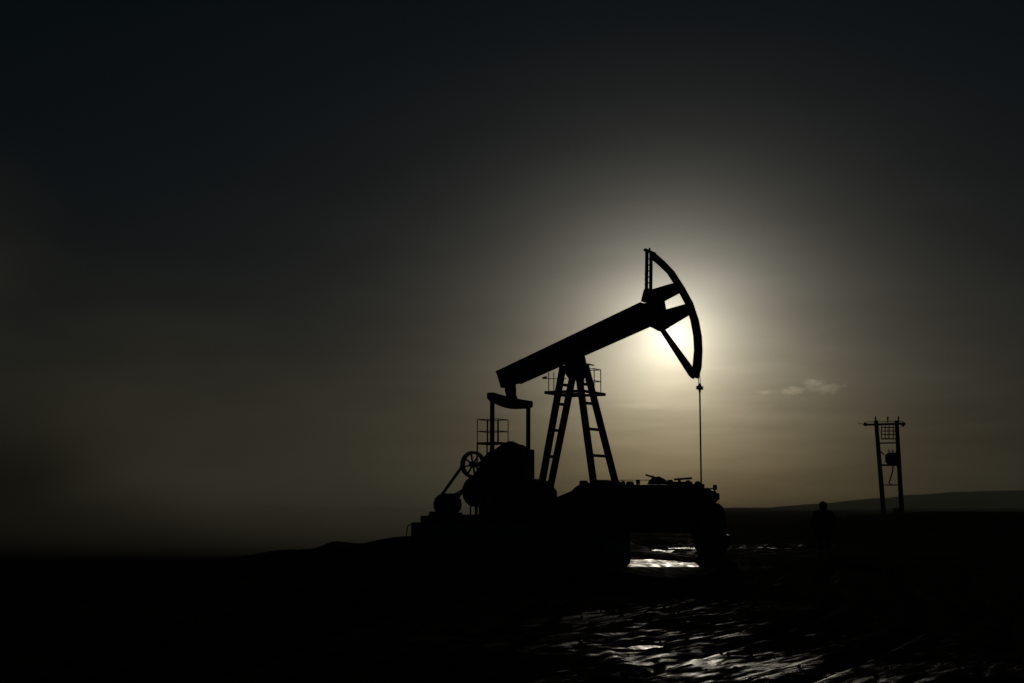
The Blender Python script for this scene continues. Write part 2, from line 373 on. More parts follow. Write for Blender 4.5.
# horse head
hw = .15
outer = [(654.5,253),(663,260.5),(672.5,270.4),(683,286.8),(691.3,302),(697.2,319.6),(700.2,336),(700.8,350),(700,366.5),(697,378.5)]
inner = [(692,375.5),(695.5,366.5),(697,350),(696.2,336),(693.3,320),(688,304),(680,289),(670,273.5),(661,265),(654,259)]
head = empty('horse_head', (0,0,0)); bpy.data.objects.remove(head)
arc = MB().prism(poly(outer+inner), -hw, hw).build('horse_head', steel, pj)
for v_ in (-hw, hw):   # side cheeks, slightly deeper than the face plate
    MB().prism(poly([(p[0], p[1]) for p in outer] + [(p[0]-1.2, p[1]+.6) for p in inner]), v_-.012, v_+.012).build('arc_cheek', steel, arc)
for n_, pp in (('strut', [(652,290),(674,283.5),(680,292),(662,301.5),(652,303)]), ('strut', [(663,311),(686,304.5),(689.5,314.0),(668,327),(660,330)]),
               ('strut', [(658.5,327),(664,329),(694,370),(693,379),(690,376)])):
    MB().prism(poly(pp), -.12, .12).build(n_, steel, arc, .008)
MB().prism(poly([(642.5,302),(645.5,290),(652,289),(663,300),(668,327),(659.5,331.5),(650,326),(655.5,318.5),(652,303.5)]), -.15, .15).build('head_bracket', steel, arc, .008)
MB().bar(L(651,303.5,-.16), L(656,320,-.16), .02, .02).build('hinge_pin', rust, arc)
for v_, dx in ((-.17, .0), (.17, .0)):
    MB().bar(L(649.0,252,v_*0)+Vector((0,v_,0)), L(648.5,295,0)+Vector((0,v_,0)), .095, .06).build('strut', steel, arc)
for k in range(6):
    yy = 259+6*k; p = L(648.8, yy); MB().bar(p+Vector((0,-.17,0)), p+Vector((0,.17,0)), .03, .03, (0,0,1)).build('rung', steel, arc)
for k in range(4):
    p = L(647.0, 275+5*k); MB().box(p-Vector((.02,.15,.02)), p+Vector((.02,-.11,.02))).build('bolt', steel, arc)
p0 = L(644.5,249.5,-.17); p1 = L(655,254,.17)
MB().bar(p0, p1, .10, .07, (0,0,1)).build('cable_anchor', steel, arc)
MB().tube([L(650,252.5), L(649.5,248)], .03).build('anchor_pin', steel, arc)
# bridle, carrier bar and polished rod
tang = L(698.4, 362)
rod_u = tang.x + .03
zc = L(699.5, 388).z
MB().tube([(rod_u-.02, -.07, L(697,374).z), (rod_u, -.07, zc+.05)], .012, 6).build('bridle_cable', rust, pj)
MB().tube([(rod_u-.02, .07, L(697,374).z), (rod_u, .07, zc+.05)], .012, 6).build('bridle_cable', rust, pj)
MB().box((rod_u-.07, -.13, zc-.05), (rod_u+.07, .13, zc+.06)).build('carrier_bar', steel, pj, .01)
MB().tube([(rod_u, 0, zc+.14), (rod_u, 0, zc+.05), (rod_u, 0, zc-.14)], [.04, .06, .03], 8).build('rod_clamp', steel, pj)
MB().tube([(rod_u, 0, zc-.05), (rod_u, 0, 1.0)], .026, 8).build('polished_rod', bright_rod, pj)
# saddle bearing
MB().prism(poly([(566.5,366),(567,359.5),(571,356),(582,353),(584,359),(585.5,372),(582,380),(571,380),(567,374)]), -.16, .16).build('saddle_bearing', steel, pj, .02)
MB().bar(L(584,364), L(591,364.6), .035, .5).build('bearing_plate', steel, pj)
MB().tube([L(577,362,-.30), L(577,362,.30)], .12, 16).build('bearing_shaft', rust, pj)
# tower: four legs, cross rungs on the two sloping sides
BASEZ = 1.05
def legpt(px, py, v): return L(px, py, v)
lg = {}
for nme, (xa, xb, va, vb) in {'a': (558.5, 543.2, -.30, -.62), 'b': (569.8, 552.6, .30, .60), 'c': (581.0, 592.6, -.30, -.75), 'd': (592.0, 613.7, .30, .75)}.items():
    A, B = L(xa, 391, va), L(xb, 476, vb)
    d = (B-A); top = A - d*.30; bot = A + d*((A.z-BASEZ)/(A.z-B.z))
    lg[nme] = (top, bot)
    o = MB().bar(top, bot, .195, .14).build('tower_leg', steel, pj, .008)
    MB().box(bot-Vector((.20,.18,.0)), bot+Vector((.20,.18,.05))).build('foot_plate', steel, pj)
def onleg(k, z):
    a, b_ = lg[k]; f_ = (a.z-z)/(a.z-b_.z); return a.lerp(b_, f_)
for yy in (384, 403.3, 429.5, 456, 482, 508):
    z = L(590, yy).z
    if z < BASEZ+.1: continue
    for k1, k2 in (('a','b'), ('c','d')):
        MB().bar(onleg(k1, z), onleg(k2, z), .085, .085, (0,0,1)).build('rung', steel, pj)
z1 = L(577, 398).z
for k1, k2 in (('a','c'), ('b','d')):
    MB().bar(onleg(k1, z1+.1), onleg(k2, z1+.1), .10, .07, (0,0,1)).build('tower_brace', steel, pj)
# tower platform with guard rails
zp = L(577, 393.5).z
plm = MB(); u0, u1, v0, v1 = -.72, .60, -.84, .82
for a_, b_ in (((u0,v0),(u1,v0)), ((u1,v0),(u1,v1)), ((u1,v1),(u0,v1)), ((u0,v1),(u0,v0))):
    plm.bar((*a_, zp), (*b_, zp), .05, .09, (0,0,1))
plm.build('platform_frame', rust, pj)
for k in range(5):
    MB().box((u0+.04, v0+.05+k*.08, zp+.0), (-.25, v0+.11+k*.08, zp+.04)).build('deck_plank', steel, pj)
    MB().box((.30, v1-.41+k*.08, zp+.0), (u1-.04, v1-.35+k*.08, zp+.04)).build('deck_plank', steel, pj)
zr = zp+.80
for (uu, vv) in ((u0+.13, v0), (u0+.31, v0), (u1-.52, v1-.5), (u1-.52, v1), (u1-.15, v1), (u1-.15, v1-.5)):
    hgt = .62 if uu < 0 else zr-zp
    MB().tube([(uu, vv, zp), (uu, vv, zp+hgt)], .016, 6).build('railing_post', steel, pj)
MB().tube([(u0-.08, v0, zp+.44), (u0+.75, v0, zp+.40)], .013, 6).build('railing_bar', steel, pj)
MB().tube([(u0-.08, v0, zp+.46), (u0+.06, v0, zp+.48)], .035, 6).build('railing_clamp', steel, pj)
for q_ in (zr, zp+.42):
    MB().tube([(u1-.52, v1, q_), (u1-.15, v1, q_), (u1-.15, v1-.5, q_), (u1-.52, v1-.5, q_)], .015, 6).build('railing_bar', steel, pj)
# equalizer and pitmans
eqc = L(510.5, 400); EV = 1.34
MB().prism(poly([(506,386),(514.5,383.5),(515,391),(515,395),(518,402),(505,402),(507.5,396),(506,391)]), -.11, .11).build('tail_bearing', steel, pj, .02)
em = MB(); n = 14; ring = []
for k in range(n+1):
    s_ = -1+2*k/n; v_ = s_*EV*1.02; dz = -.05*s_; belly = .20*(1-s_*s_)
    zt, zb = eqc.z+.10+dz - .03*(1-s_*s_), eqc.z-.10+dz-belly*.85
    for (du, zz) in ((-.13, zb), (.13, zb), (.13, zt), (-.13, zt)): ring.append((eqc.x+du, v_, zz))
fs = [(0,1,2,3), tuple(n*4+i for i in (3,2,1,0))]
for k in range(n):
    for i in range(4): fs.append((k*4+i, (k+1)*4+i, (k+1)*4+(i+1)%4, k*4+(i+1)%4))
em.add(ring, fs).build('equalizer', steel, pj, .02)
crz = L(511, 470).z; cru = LZ(511, crz).x
for s_ in (-1, 1):
    pt = L(492.3 if s_ < 0 else 528.3, 398 if s_ < 0 else 405, s_*EV)
    pb = LZ(492.0 if s_ < 0 else 528.0, crz-.55, s_*EV)
    pm = MB().bar(pt, pb, .115, .10).build('pitman', rust, pj)
    MB().tube([pt-Vector((0,.11,0)), pt+Vector((0,.11,0))], .11, 12).build('wrist_pin', steel, pm)
# cranks with counterweights
near_o = poly([(484,459),(489,452.5),(497,449),(504,444),(511,441),(517,443.5),(525,449),(526,475),(520,498),(498,500),(484,490)], -EV+.25)
cw = MB().prism(near_o, -EV+.12, -EV+.36).build('crank_arm', steel, pj, .02)
far_o = poly([(508,452),(518,449),(533,449.5),(533,478),(529,500),(508,500)], EV-.25)
MB().prism(far_o, EV-.36, EV-.12).build('crank_arm', steel, pj, .02)
for s_ in (-1, 1):
    for (ax, ay) in ((506, 452), (512, 490)):
        c_ = L(ax if s_ < 0 else ax+14, ay, s_*(EV-.02))
        m_ = MB().tube([c_-Vector((0,.10,0)), c_+Vector((0,.10,0))], .25, 20).build('counterweight', steel, pj, .01)
    c_ = L(511 + s_*17, 470, s_*EV); MB().tube([(cru, s_*.6, crz), (cru, s_*(EV+.05), crz)], .13, 14).build('crank_shaft', rust, pj)
SK = L(455, 514.6, 0).z                               # top of the skid
# gearbox on its pedestal
g0, g1 = L(493, 470, -.5).x, L(527, 470, .4).x
MB().prism([(g0, SK+.5), (g0, crz+.10), (g0+.15, crz+.38), (g0+.45, crz+.50), (g1-.35, crz+.42), (g1, crz+.12), (g1, SK+.5)], -.55, .55).build('gearbox', steel, pj, .03)
MB().box((g0-.12, -.6, crz-.02), (g1+.12, .6, crz+.04)).build('gearbox_flange', steel, pj)
for k in range(7):
    MB().tube([(g0-.06+k*(g1-g0+.12)/6, -.585, crz-.05), (g0-.06+k*(g1-g0+.12)/6, -.585, crz+.08)], .022, 6).build('bolt', steel, pj)
MB().prism([(g0-.25, SK), (g0-.05, SK+.5), (g1+.05, SK+.5), (g1+.55, SK)], -.7, .7).build('gearbox_pedestal', steel, pj, .02)
ub0 = L(531, 500).x; ub1 = L(557, 500).x
MB().prism(poly([(526,478),(537,478.5),(545,481),(551,485),(556,491),(556,520),(526,520)], .35), -.05, .45).build('brake_housing', steel, pj, .02)
# V-belt pulley with spokes, second solid wheel, motor, belts
def wheel(px, py, r, v, width, spokes, name):
    c_ = L(px, py, v); m_ = MB(); n = 32; vs = []; fs = []
    for k in range(n):
        a = 2*math.pi*k/n; ca, sa = math.cos(a), math.sin(a)
        for rr_, vv in ((r, -width/2), (r, width/2), (r*.80, width/2), (r*.80, -width/2)): vs.append((ca*rr_, vv, sa*rr_))
    for k in range(n):
        for i in range(4): fs.append((k*4+i, k*4+(i+1)%4, ((k+1)%n)*4+(i+1)%4, ((k+1)%n)*4+i))
    m_.add(vs, fs); o = m_.build(name, steel, pj); o.location = c_
    for k in range(spokes):
        a = 2*math.pi*k/spokes+.2
        MB().bar((math.cos(a)*r*.12, 0, math.sin(a)*r*.12), (math.cos(a)*r*.84, 0, math.sin(a)*r*.84), .045, .05).build('spoke', steel, o)
    MB().tube([(0, -width*.7, 0), (0, width*.7, 0)], r*.22, 14).build('hub', steel, o)
    return c_
wc = wheel(473, 464.5, .435, -.30, .17, 8, 'belt_pulley')
MB().tube([wc, (g0+.1, wc.y, wc.z)], .03, 6)
MB().tube([wc-Vector((0,.1,0)), wc+Vector((0,.75,0))], .05, 8).build('pulley_shaft', rust, pj)
MB().box((wc.x-.05, .15, SK), (wc.x+.35, .5, wc.z+.12)).build('shaft_support', steel, pj, .02)
w2 = L(477, 491.5, -.55)
MB().tube([w2-Vector((0,.12,0)), w2+Vector((0,.12,0))], .50, 28).build('flywheel', steel, pj, .02)
MB().tube([w2+Vector((0,.0,0)), w2+Vector((.6,.0,0))], .08, 8).build('flywheel_bracket', steel, pj)
mc = L(447, 504.5, -.30)
mo = MB(); mo.tube([mc+Vector((0,-.38,0)), mc+Vector((0,-.32,0)), mc+Vector((0,.40,0)), mc+Vector((0,.46,0))], [.22,.33,.33,.24], 20)
motor = mo.build('motor', steel, pj)
for k in range(12):
    a = math.pi*2*k/12; d = Vector((math.cos(a), 0, math.sin(a)))
    MB().bar(mc+d*.335+Vector((0,-.28,0)), mc+d*.335+Vector((0,.36,0)), .03, .05, d).build('cooling_fin', steel, motor)
MB().box(mc+Vector((-.36,-.35,-.36)), mc+Vector((.36,.38,-.26))).build('motor_foot', steel, motor)
MB().box(mc+Vector((.05,-.12,.2)), mc+Vector((.34,.2,.36))).build('terminal_box', steel, motor)
MB().tube([mc+Vector((0,-.58,0)), mc+Vector((0,-.44,0))], .17, 18).build('motor_pulley', steel, motor)
def tanline(c1, r1, c2, r2, sgn, name):
    d = Vector((c2.x-c1.x, 0, c2.z-c1.z)).normalized(); n_ = Vector((-d.z, 0, d.x))*sgn
    v_ = wc.y-.04
    a = Vector((c1.x, v_, c1.z))+n_*r1; e_ = Vector((c2.x, v_, c2.z))+n_*r2
    MB().bar(a, e_, .045, .14).build(name, rubber, pj)
MB().bar(L(441,496,wc.y), L(463.5,464.5,wc.y), .045, .14).build('drive_belt', rubber, pj)
tanline(mc, .17, wc, .30, -1, 'drive_belt')
MB().bar(L(452,496,-.45), L(463.5,489,-.45), .04, .06).build('tension_rod', steel, pj)
# skid, foundation blocks, steps
ul, ur = L(428.5, 515, -1.0).x, 1.38
for v_ in (-.95, .95):
    m_ = MB(); m_.box((ul, v_-.10, SK-.30), (-.9, v_+.10, SK-.27)).box((ul, v_-.02, SK-.27), (-.9, v_+.02, SK-.03)).box((ul, v_-.10, SK-.03), (-.9, v_+.10, SK)); m_.build('skid_beam', steel, pj)
    m_ = MB(); m_.box((-.9, v_-.10, BASEZ-.30), (ur, v_+.10, BASEZ-.27)).box((-.9, v_-.02, BASEZ-.27), (ur, v_+.02, BASEZ-.03)).box((-.9, v_-.10, BASEZ-.03), (ur, v_+.10, BASEZ)); m_.build('skid_beam', steel, pj)
for k in range(7):
    uu = ul+.1+k*.48; MB().box((uu, -.85, SK-.25), (uu+.12, .85, SK-.02)).build('cross_beam', steel, pj)
    uu = -.75+k*.335; MB().box((uu, -.85, BASEZ-.25), (uu+.12, .85, BASEZ-.02)).build('cross_beam', steel, pj)
for k in range(5):
    MB().box((ul+.03+k*.72, -1.05, -.1), (ul+.70+k*.72, 1.05, SK-.303)).build('foundation_block', concrete, pj, .02)
for k in range(3):
    MB().box((-.88+k*.75, -1.05, -.1), (-.16+k*.75, 1.05, BASEZ-.303)).build('foundation_block', concrete, pj, .02)
MB().box((-.9-.12, -1.0, BASEZ-.3), (-.905, 1.0, SK-.02)).build('end_plate', steel, pj)
st = [(410.8, 522.4, 420.2), (420.2, 515.8, 429)]
for xa, yt, xb in st:
    a_, b_ = L(xa, yt, -.5), L(xb, yt, 0)
    MB().box((a_.x, -.5, .35), (b_.x, .5, a_.z)).build('step_block', concrete, pj, .015)
a_, b_ = L(430, 511.5, -.5), L(437, 511.5); MB().box((a_.x, -.5, SK), (b_.x, .5, a_.z)).build('motor_rail', steel, pj)
MB().tube([L(408,525.5,-.4), L(405.2,540,-.4)], .02, 6).build('handrail', steel, pj)
MB().tube([L(408,525.5,-.4), L(412,524,-.4)], .02, 6).build('handrail', steel, pj)
for px in (470.5, 475.5): MB().tube([L(px, 505, -.1), L(px, 515, -.1)], .03, 6).build('support_stub', steel, pj)
# gearbox service platform with cage railing
zf = L(490, 443.3, .7).z; zt = L(490, 419.5, .7).z
ca = LZ(477.3, zf, .55).x; cb = LZ(498.5, zf, .55).x; va, vb = .55, 1.22
corners = [(ca, va), (cb, va), (cb, vb), (ca, vb)]
m_ = MB()
for i in range(4): m_.bar((*corners[i], zf), (*corners[(i+1)%4], zf), .05, .07, (0,0,1))
m_.build('platform_frame', steel, pj)
for k in range(5): MB().box((ca+.03, va+.04+k*.125, zf), (cb-.03, va+.13+k*.125, zf+.03)).build('deck_plank', steel, pj)
for (uu, vv) in corners + [((ca+cb)/2, vb), ((ca+cb)/2, va)]:
    MB().tube([(uu, vv, zf), (uu, vv, zt)], .017, 6).build('railing_post', steel, pj)
for zz in (zt, (zt+zf)/2):
    m_ = MB()
    for i in range(4): m_.tube([(*corners[i], zz), (*corners[(i+1)%4], zz)], .015, 6)
    m_.build('railing_bar', steel, pj)
for (uu, vv) in ((ca, va), (ca, vb), (cb, vb)):
    MB().tube([(uu, vv, SK), (uu, vv, zf)], .03, 6).build('platform_leg', steel, pj)

# wellhead under the rod
wp = P0 + bx*rod_u
gz = gh(wp.x, wp.y)
wh = empty('wellhead', (wp.x, wp.y, gz), -TH); tag(wh, 'small oil wellhead with valves and side pipe under the pumpjack rod', 'wellhead')
MB().tube([(0,0,-.1),(0,0,.35)], .13, 16).build('casing', rust, wh)
MB().tube([(0,0,.35),(0,0,.41)], .22, 16).build('flange', steel, wh)
MB().tube([(0,0,.41),(0,0,.9),(0,0,.95),(0,0,1.0)], [.09,.09,.12,.06], 14).build('stuffing_box', steel, wh)
MB().tube([(0,0,.6),(.55,0,.6),(.6,0,.55),(.6,0,-.05)], .045, 8).build('flow_pipe', steel, wh)
MB().tube([(-.3,0,.6),(0,0,.6)], .05, 8).build('side_valve', steel, wh)
hwm = MB(); hwm.tube([( -.34+.12*math.cos(a)*0, .12*math.cos(a), .6+.12*math.sin(a)) for a in [k*math.pi/8 for k in range(17)]], .012, 6); hwm.build('handwheel', rust, wh)

# ------------------------------------------------------------------ tanker truck behind the unit
TD = 48.6; TY = R(-5)
tp = at(653, 507, TD); tg = 0.0
tr = empty('tanker_truck', (tp.x, TD, tg), TY); tag(tr, 'dark old tanker truck parked behind the pumpjack with its rounded hood to the right', 'truck')
tb, te = Vector((math.cos(TY), math.sin(TY), 0)), Vector((-math.sin(TY), math.cos(TY), 0))
def T(px, py, v=-1.1):
    d = ray(px, py); o = Vector((0, 0, CAMH)); q0 = Vector((tp.x, TD, 0)) + te*v
    tt = (q0-o).dot(te)/d.dot(te); p = o + d*tt - Vector((tp.x, TD, 0)); return Vector((p.dot(tb), v, p.z-tg))
def tpoly(pts, v=-1.1): return [(T(x, y, v).x, T(x, y, v).z) for x, y in pts]
x0 = T(583, 520).x; x1 = T(727, 520).x
# frame
for v_ in (-.45, .45): MB().box((x0+.1, v_-.05, .84), (x1-.3, v_+.05, .97)).build('chassis_rail', truckp, tr)
# tank: elliptical barrel
xt0, xt1 = T(586, 500).x, T(701, 500).x
zt_, zb_ = T(640, 484.5, 0).z, .95
cz, rz_, ry_ = (zt_+zb_)/2, (zt_-zb_)/2, 1.08
m_ = MB(); n = 28; prof = [(xt0, .90), (xt0+.06, 1), (xt1-.06, 1), (xt1, .90)]; vs = []; fs = []
for (xx, s_) in prof:
    for k in range(n):
        a = 2*math.pi*k/n; ca_, sa_ = math.cos(a), math.sin(a)
        vs.append((xx, ry_*s_*math.copysign(abs(ca_)**.75, ca_), cz+rz_*s_*math.copysign(abs(sa_)**.75, sa_)))
for i in range(3):
    for k in range(n): fs.append((i*n+k, i*n+(k+1)%n, (i+1)*n+(k+1)%n, (i+1)*n+k))
fs += [tuple(range(n)), tuple(3*n+k for k in range(n))]
tank = m_.add(vs, fs).build('tank', tankp, tr, smooth=True)
for k in range(4):
    xx = xt0+.35+k*(xt1-xt0-.7)/3; r_ = MB(); vs = []; fs = []
    for (dx, s_) in ((-.03, 1.015), (.03, 1.015)):
        for j in range(n):
            a = 2*math.pi*j/n; ca_, sa_ = math.cos(a), math.sin(a)
            vs.append((xx+dx, ry_*s_*math.copysign(abs(ca_)**.75, ca_), cz+rz_*s_*math.copysign(abs(sa_)**.75, sa_)))
    for j in range(n): fs.append((j, (j+1)%n, n+(j+1)%n, n+j))
    r_.add(vs, fs).build('tank_band', tankp, tank)
# top fittings
def T0(px, py): return T(px, py, 0)
MB().prism([(T0(a,b_).x, T0(a,b_).z) for a, b_ in ((647,484.5),(649,480.5),(653,477.5),(659,476.5),(665,479.5),(668,484.5))], -.3, .3).build('manhole', tankp, tank, .01)
MB().bar(T0(645.5,474.8), T0(661,479.5), .05, .55).build('manhole_lid', tankp, tank)
MB().bar(T0(652,476.6), T0(663,484), .10, .10).build('lid_hinge', tankp, tank)
MB().tube([T0(674,479.5), T0(692,478.2)], .035, 8).build('hose_pipe', rust, tank)
MB().tube([T0(680,484.5), T0(679,479)], .05, 8).build('pipe_post', rust, tank)
MB().box(T0(669,484)+Vector((0,-.35,-.05)), T0(692,481.8)+Vector((0,.35,0))).build('walkway', tankp, tank)
MB().box(T0(690,484)+Vector((0,-.8,-.2)), T0(703.5,484.2)+Vector((0,.8,0))).build('tool_box', tankp, tank, .02)
MB().box((xt0-.02, -.5, zt_-.05), (xt0+1.3, .5, zt_+.05)).build('walkway', tankp, tank)
for k in range(6):
    xx = xt0+.2+k*.5; MB().tube([(xx, -.45, zt_-.05), (xx, -.45, zt_+.14)], .012, 6).build('railing_post', rust, tank)
MB().tube([(xt0+.2,-.45,zt_+.14),(xt0+2.7,-.45,zt_+.14)], .012, 6).build('railing_bar', rust, tank)
MB().box((xt0+.1, -1.1, .88), (xt1, -.98, 1.0)).build('side_rail', truckp, tr)
MB().box((xt0+.1, .98, .88), (xt1, 1.1, 1.0)).build('side_rail', truckp, tr)
for (xa, xb, ya, w_) in ((580,588,480.8,.6), (590,599,482.0,.5), (601,606,480.8,.3), (614,619,482.6,.5), (626,634,481.6,.45), (636,640,479.6,.1), (667,673,479.9,.3), (686,690,480.2,.4), (695,700,481.4,.5)):
    a_, b_ = T0(xa, 486), T0(xb, ya)
    MB().box((a_.x, -w_, a_.z-.1), (b_.x, w_, b_.z)).build('roof_fitting', tankp, tank, .03)
hose = [T0(606+i*2.1, 483.3-1.3*abs(math.sin(i*.9))) for i in range(10)]
MB().tube(hose, .045, 7).build('coiled_hose', rubber, tank)
# cab and hood (outline extruded over the cab width)
cab_o = tpoly([(699.5,548),(700,492),(702,488.5),(708,487.6),(712.5,489),(716.5,502.5),(717.5,512),(719,548)])
cab = MB().prism(cab_o, -1.0, 1.0).build('cab', truckp, tr, .06)
hood_o = tpoly([(717,548),(716,502.8),(720,503.5),(724,507),(726.3,514),(727.2,530),(727,546)])
hood = MB().prism(hood_o, -.62, .62).build('hood', truckp, tr, .08)
for v_ in (-.86, .86):
    MB().prism(tpoly([(714,549),(713.5,538),(716,531),(721,528),(726,531),(728,540),(727.5,546),(725,546),(724,540),(720,536),(717,540),(716,549)]), v_-.24, v_+.24).build('fender', truckp, tr, .03)
    MB().tube([T(725.2,524)+Vector((-.12,0,0))+Vector((0,1.1+v_*.78,0)), T(727.6,524)+Vector((0,1.1+v_*.78,0))], .12, 14).build('headlight', lampg, tr)
for v_ in (-1.012, 1.012):
    MB().prism(tpoly([(703.5,506),(704,493.5),(710.5,492.5),(713.6,506)]), v_-.006, v_+.006).build('side_window', glass, cab)
    MB().prism(tpoly([(702.5,508),(714.5,508),(715.5,540),(702.5,540)]), v_-.008, v_+.008).build('door', truckp, cab)
a_, b_ = T(712.9,490.5), T(716.6,502)
MB().bar(Vector((a_.x+.035,0,a_.z)), Vector((b_.x+.035,0,b_.z)), .02, 1.7).build('windscreen', glass, cab)
MB().box((x1-.02, -1.05, .55), (x1+.10, 1.05, .78)).build('bumper', truckp, tr, .02)
# mirror and bracket on the near side
mt = MB(); mt.tube([T(709,489,-1.15), T(713.5,488.5,-1.3)], .025, 6).tube([T(713.5,488.5,-1.3), T(718.2,499,-1.3)], .03, 6).tube([T(718.2,499,-1.3), T(713,505,-1.02)], .025, 6)
mir = mt.build('mirror_bracket', truckp, tr)
m0 = T(713.0,484.8,-1.34); m1 = T(717.0,490,-1.30); MB().box(m0, m1+Vector((0,.06,0))).build('mirror', truckp, mir, .01)
m0 = T(715.5,493,-1.36); m1 = T(719.5,500,-1.30); MB().box(m0, m1).build('mirror', truckp, mir, .01)
# wheels
def tyre(px, v, R_=.54):
    c_ = Vector((T(px, 540).x, v, R_)); m_ = MB(); n = 28; vs = []; fs = []; w_ = .15
    prof = [(.52*R_, w_*.8), (.80*R_, w_), (.95*R_, w_*.95), (R_, w_*.7), (R_, -w_*.7), (.95*R_, -w_*.95), (.80*R_, -w_), (.52*R_, -w_*.8)]
    for k in range(n):
        a = 2*math.pi*k/n
        for (rr_, vv) in prof: vs.append((math.cos(a)*rr_, vv, math.sin(a)*rr_))
    p_ = len(prof)
    for k in range(n):
        for i in range(p_): fs.append((k*p_+i, k*p_+(i+1)%p_, ((k+1)%n)*p_+(i+1)%p_, ((k+1)%n)*p_+i))
    o = m_.add(vs, fs).build('wheel', rubber, tr); o.location = c_
    MB().tube([(0,-w_*.6,0),(0,w_*.6,0)], .52*R_, 20).build('rim', truckp, o)
    MB().tube([(0,-w_*.9,0),(0,w_*.9,0)], .16*R_, 10).build('hub', truckp, o)
for v_ in (-.95, .95): tyre(712, v_)
for v_ in (-1.0, -.68, .68, 1.0): tyre(602, v_)
MB().box((T(701,540).x-.30, -1.05, .70), (T(701,540).x, -.6, 1.0)).build('fuel_tank', truckp, tr, .03)
MB().tube([(T(712,540).x, -.9, .54), (T(712,540).x, .9, .54)], .05, 8).build('axle', truckp, tr)
MB().tube([(T(602,540).x, -.9, .54), (T(602,540).x, .9, .54)], .06, 8).build('axle', truckp, tr)
MB().prism(tpoly([(552,499),(560,495.5),(571,491),(575,487),(580,484),(590,483),(590,541),(552,541)]), -1.0, .9).build('rear_locker', truckp, tr, .05)
MB().box((x0-.02, -1.05, .55), (x0+.06, 1.05, .7)).build('rear_bumper', truckp, tr)
MB().prism(tpoly([(584,500),(584,540),(600,540),(600,500)]), -1.12, 1.0).build('pump_cabinet', truckp, tr, .03)

# ------------------------------------------------------------------ transformer pole structure
UD = 140.0
ub = at(896, 520, UD); up = empty('utility_pole', (ub.x, UD, 0), 0)
tag(up, 'leaning twin wooden utility pole with crossarm, switch frame and transformer on the right bank', 'utility pole')
def U(px, py, dv=0.): p = at(px, py, UD+dv); return Vector((p.x-ub.x, dv, p.z))
def Uz(px, z, dv=0.):
    D = UD+dv; y_ = 507-(z-CAMH)*F/D; return Vector((at(px, y_, D).x-ub.x, dv, z))
MB().tube([U(876.0,420.5), Uz(884.8,-.2)], [.20,.26], 10).build('pole', wood, up)
MB().tube([U(896.6,420.5), Uz(902.6,-.2)], [.20,.26], 10).build('pole', wood, up)
MB().bar(U(864,424.8), U(905,423.6), .20, .2).build('crossarm', steel, up)
MB().bar(U(867,422.0,.4), U(903,421.5,.4), .06, .08).build('crossarm_brace', steel, up)
for px in (875.6, 887.8, 898.6):
    MB().tube([U(px,423.5), U(px,421.5), U(px,420.6), U(px,419.6), U(px,418.4), U(px,417), U(px,416.2)], [.04,.04,.09,.05,.10,.06,.03], 8).build('insulator', ceram, up)
MB().tube([U(864.5,425.5), U(866,423)], .18, 8).build('insulator', ceram, up)
MB().tube([U(902,425.6), U(904.5,423)], .18, 8).build('insulator', ceram, up)
MB().tube([U(862.5,424), U(857.5,422.8)], .03, 6).build('wire_stub', steel, up)
m_ = MB().bar(U(881,438.8), U(895.5,438.8), .12, .12).build('switch_frame', steel, up)
for yy in (427.5, 431.0, 434.6): MB().bar(U(881,yy), U(895.5,yy), .09, .09).build('switch_bar', steel, m_)
for px in (881.5, 885.2, 889.2, 893.2, 896): MB().bar(U(px,425), U(px,438.8), .075, .075, (0,1,0)).build('switch_post', steel, m_)
MB().bar(U(877.5,443.2), U(898.5,442.8), .13, .16).build('cross_brace', steel, up)
MB().bar(U(878,448.5), U(884,455), .09, .09).build('cross_brace', steel, up)
MB().bar(U(880,465.2), U(900,465), .17, .6).build('transformer_shelf', steel, up)
tb_ = U(893, 458)
tf = MB().tube([tb_+Vector((0,0,-.62)), tb_+Vector((0,0,-.55)), tb_+Vector((0,0,.45)), tb_+Vector((0,0,.52))], [.40,.66,.62,.40], 16).build('transformer', steel, up)
for k in range(14):
    a = 2*math.pi*k/14; d = Vector((math.cos(a), math.sin(a), 0)); MB().bar(tb_+d*.68+Vector((0,0,-.45)), tb_+d*.68+Vector((0,0,.35)), .05, .16, d).build('cooling_fin', steel, tf)
for dx in (-.32, 0, .32):
    MB().tube([tb_+Vector((dx,0,.5)), tb_+Vector((dx*1.1,0,.62)), tb_+Vector((dx*1.15,0,.7)), tb_+Vector((dx*1.2,0,.85))], [.05,.10,.05,.03], 8).build('bushing', ceram, tf)
MB().tube([U(893,466), U(892.5,472), U(890.5,478), U(889,483), U(891.5,485)], .07, 6).build('hanging_cable', rubber, up)
MB().bar(U(882,485), U(900.5,485), .11, .11).build('cross_brace', steel, up)
for px0_, px1_ in ((875.6, 882), (887.8, 888), (898.6, 893)): MB().tube([U(px0_,419), U((px0_+px1_)/2,426,-.3), U(px1_,438)], .02, 5).build('jumper_wire', steel, up)
MB().bar(Uz(895.5,.0), U(896,508), .5, .4).build('control_box', steel, up)

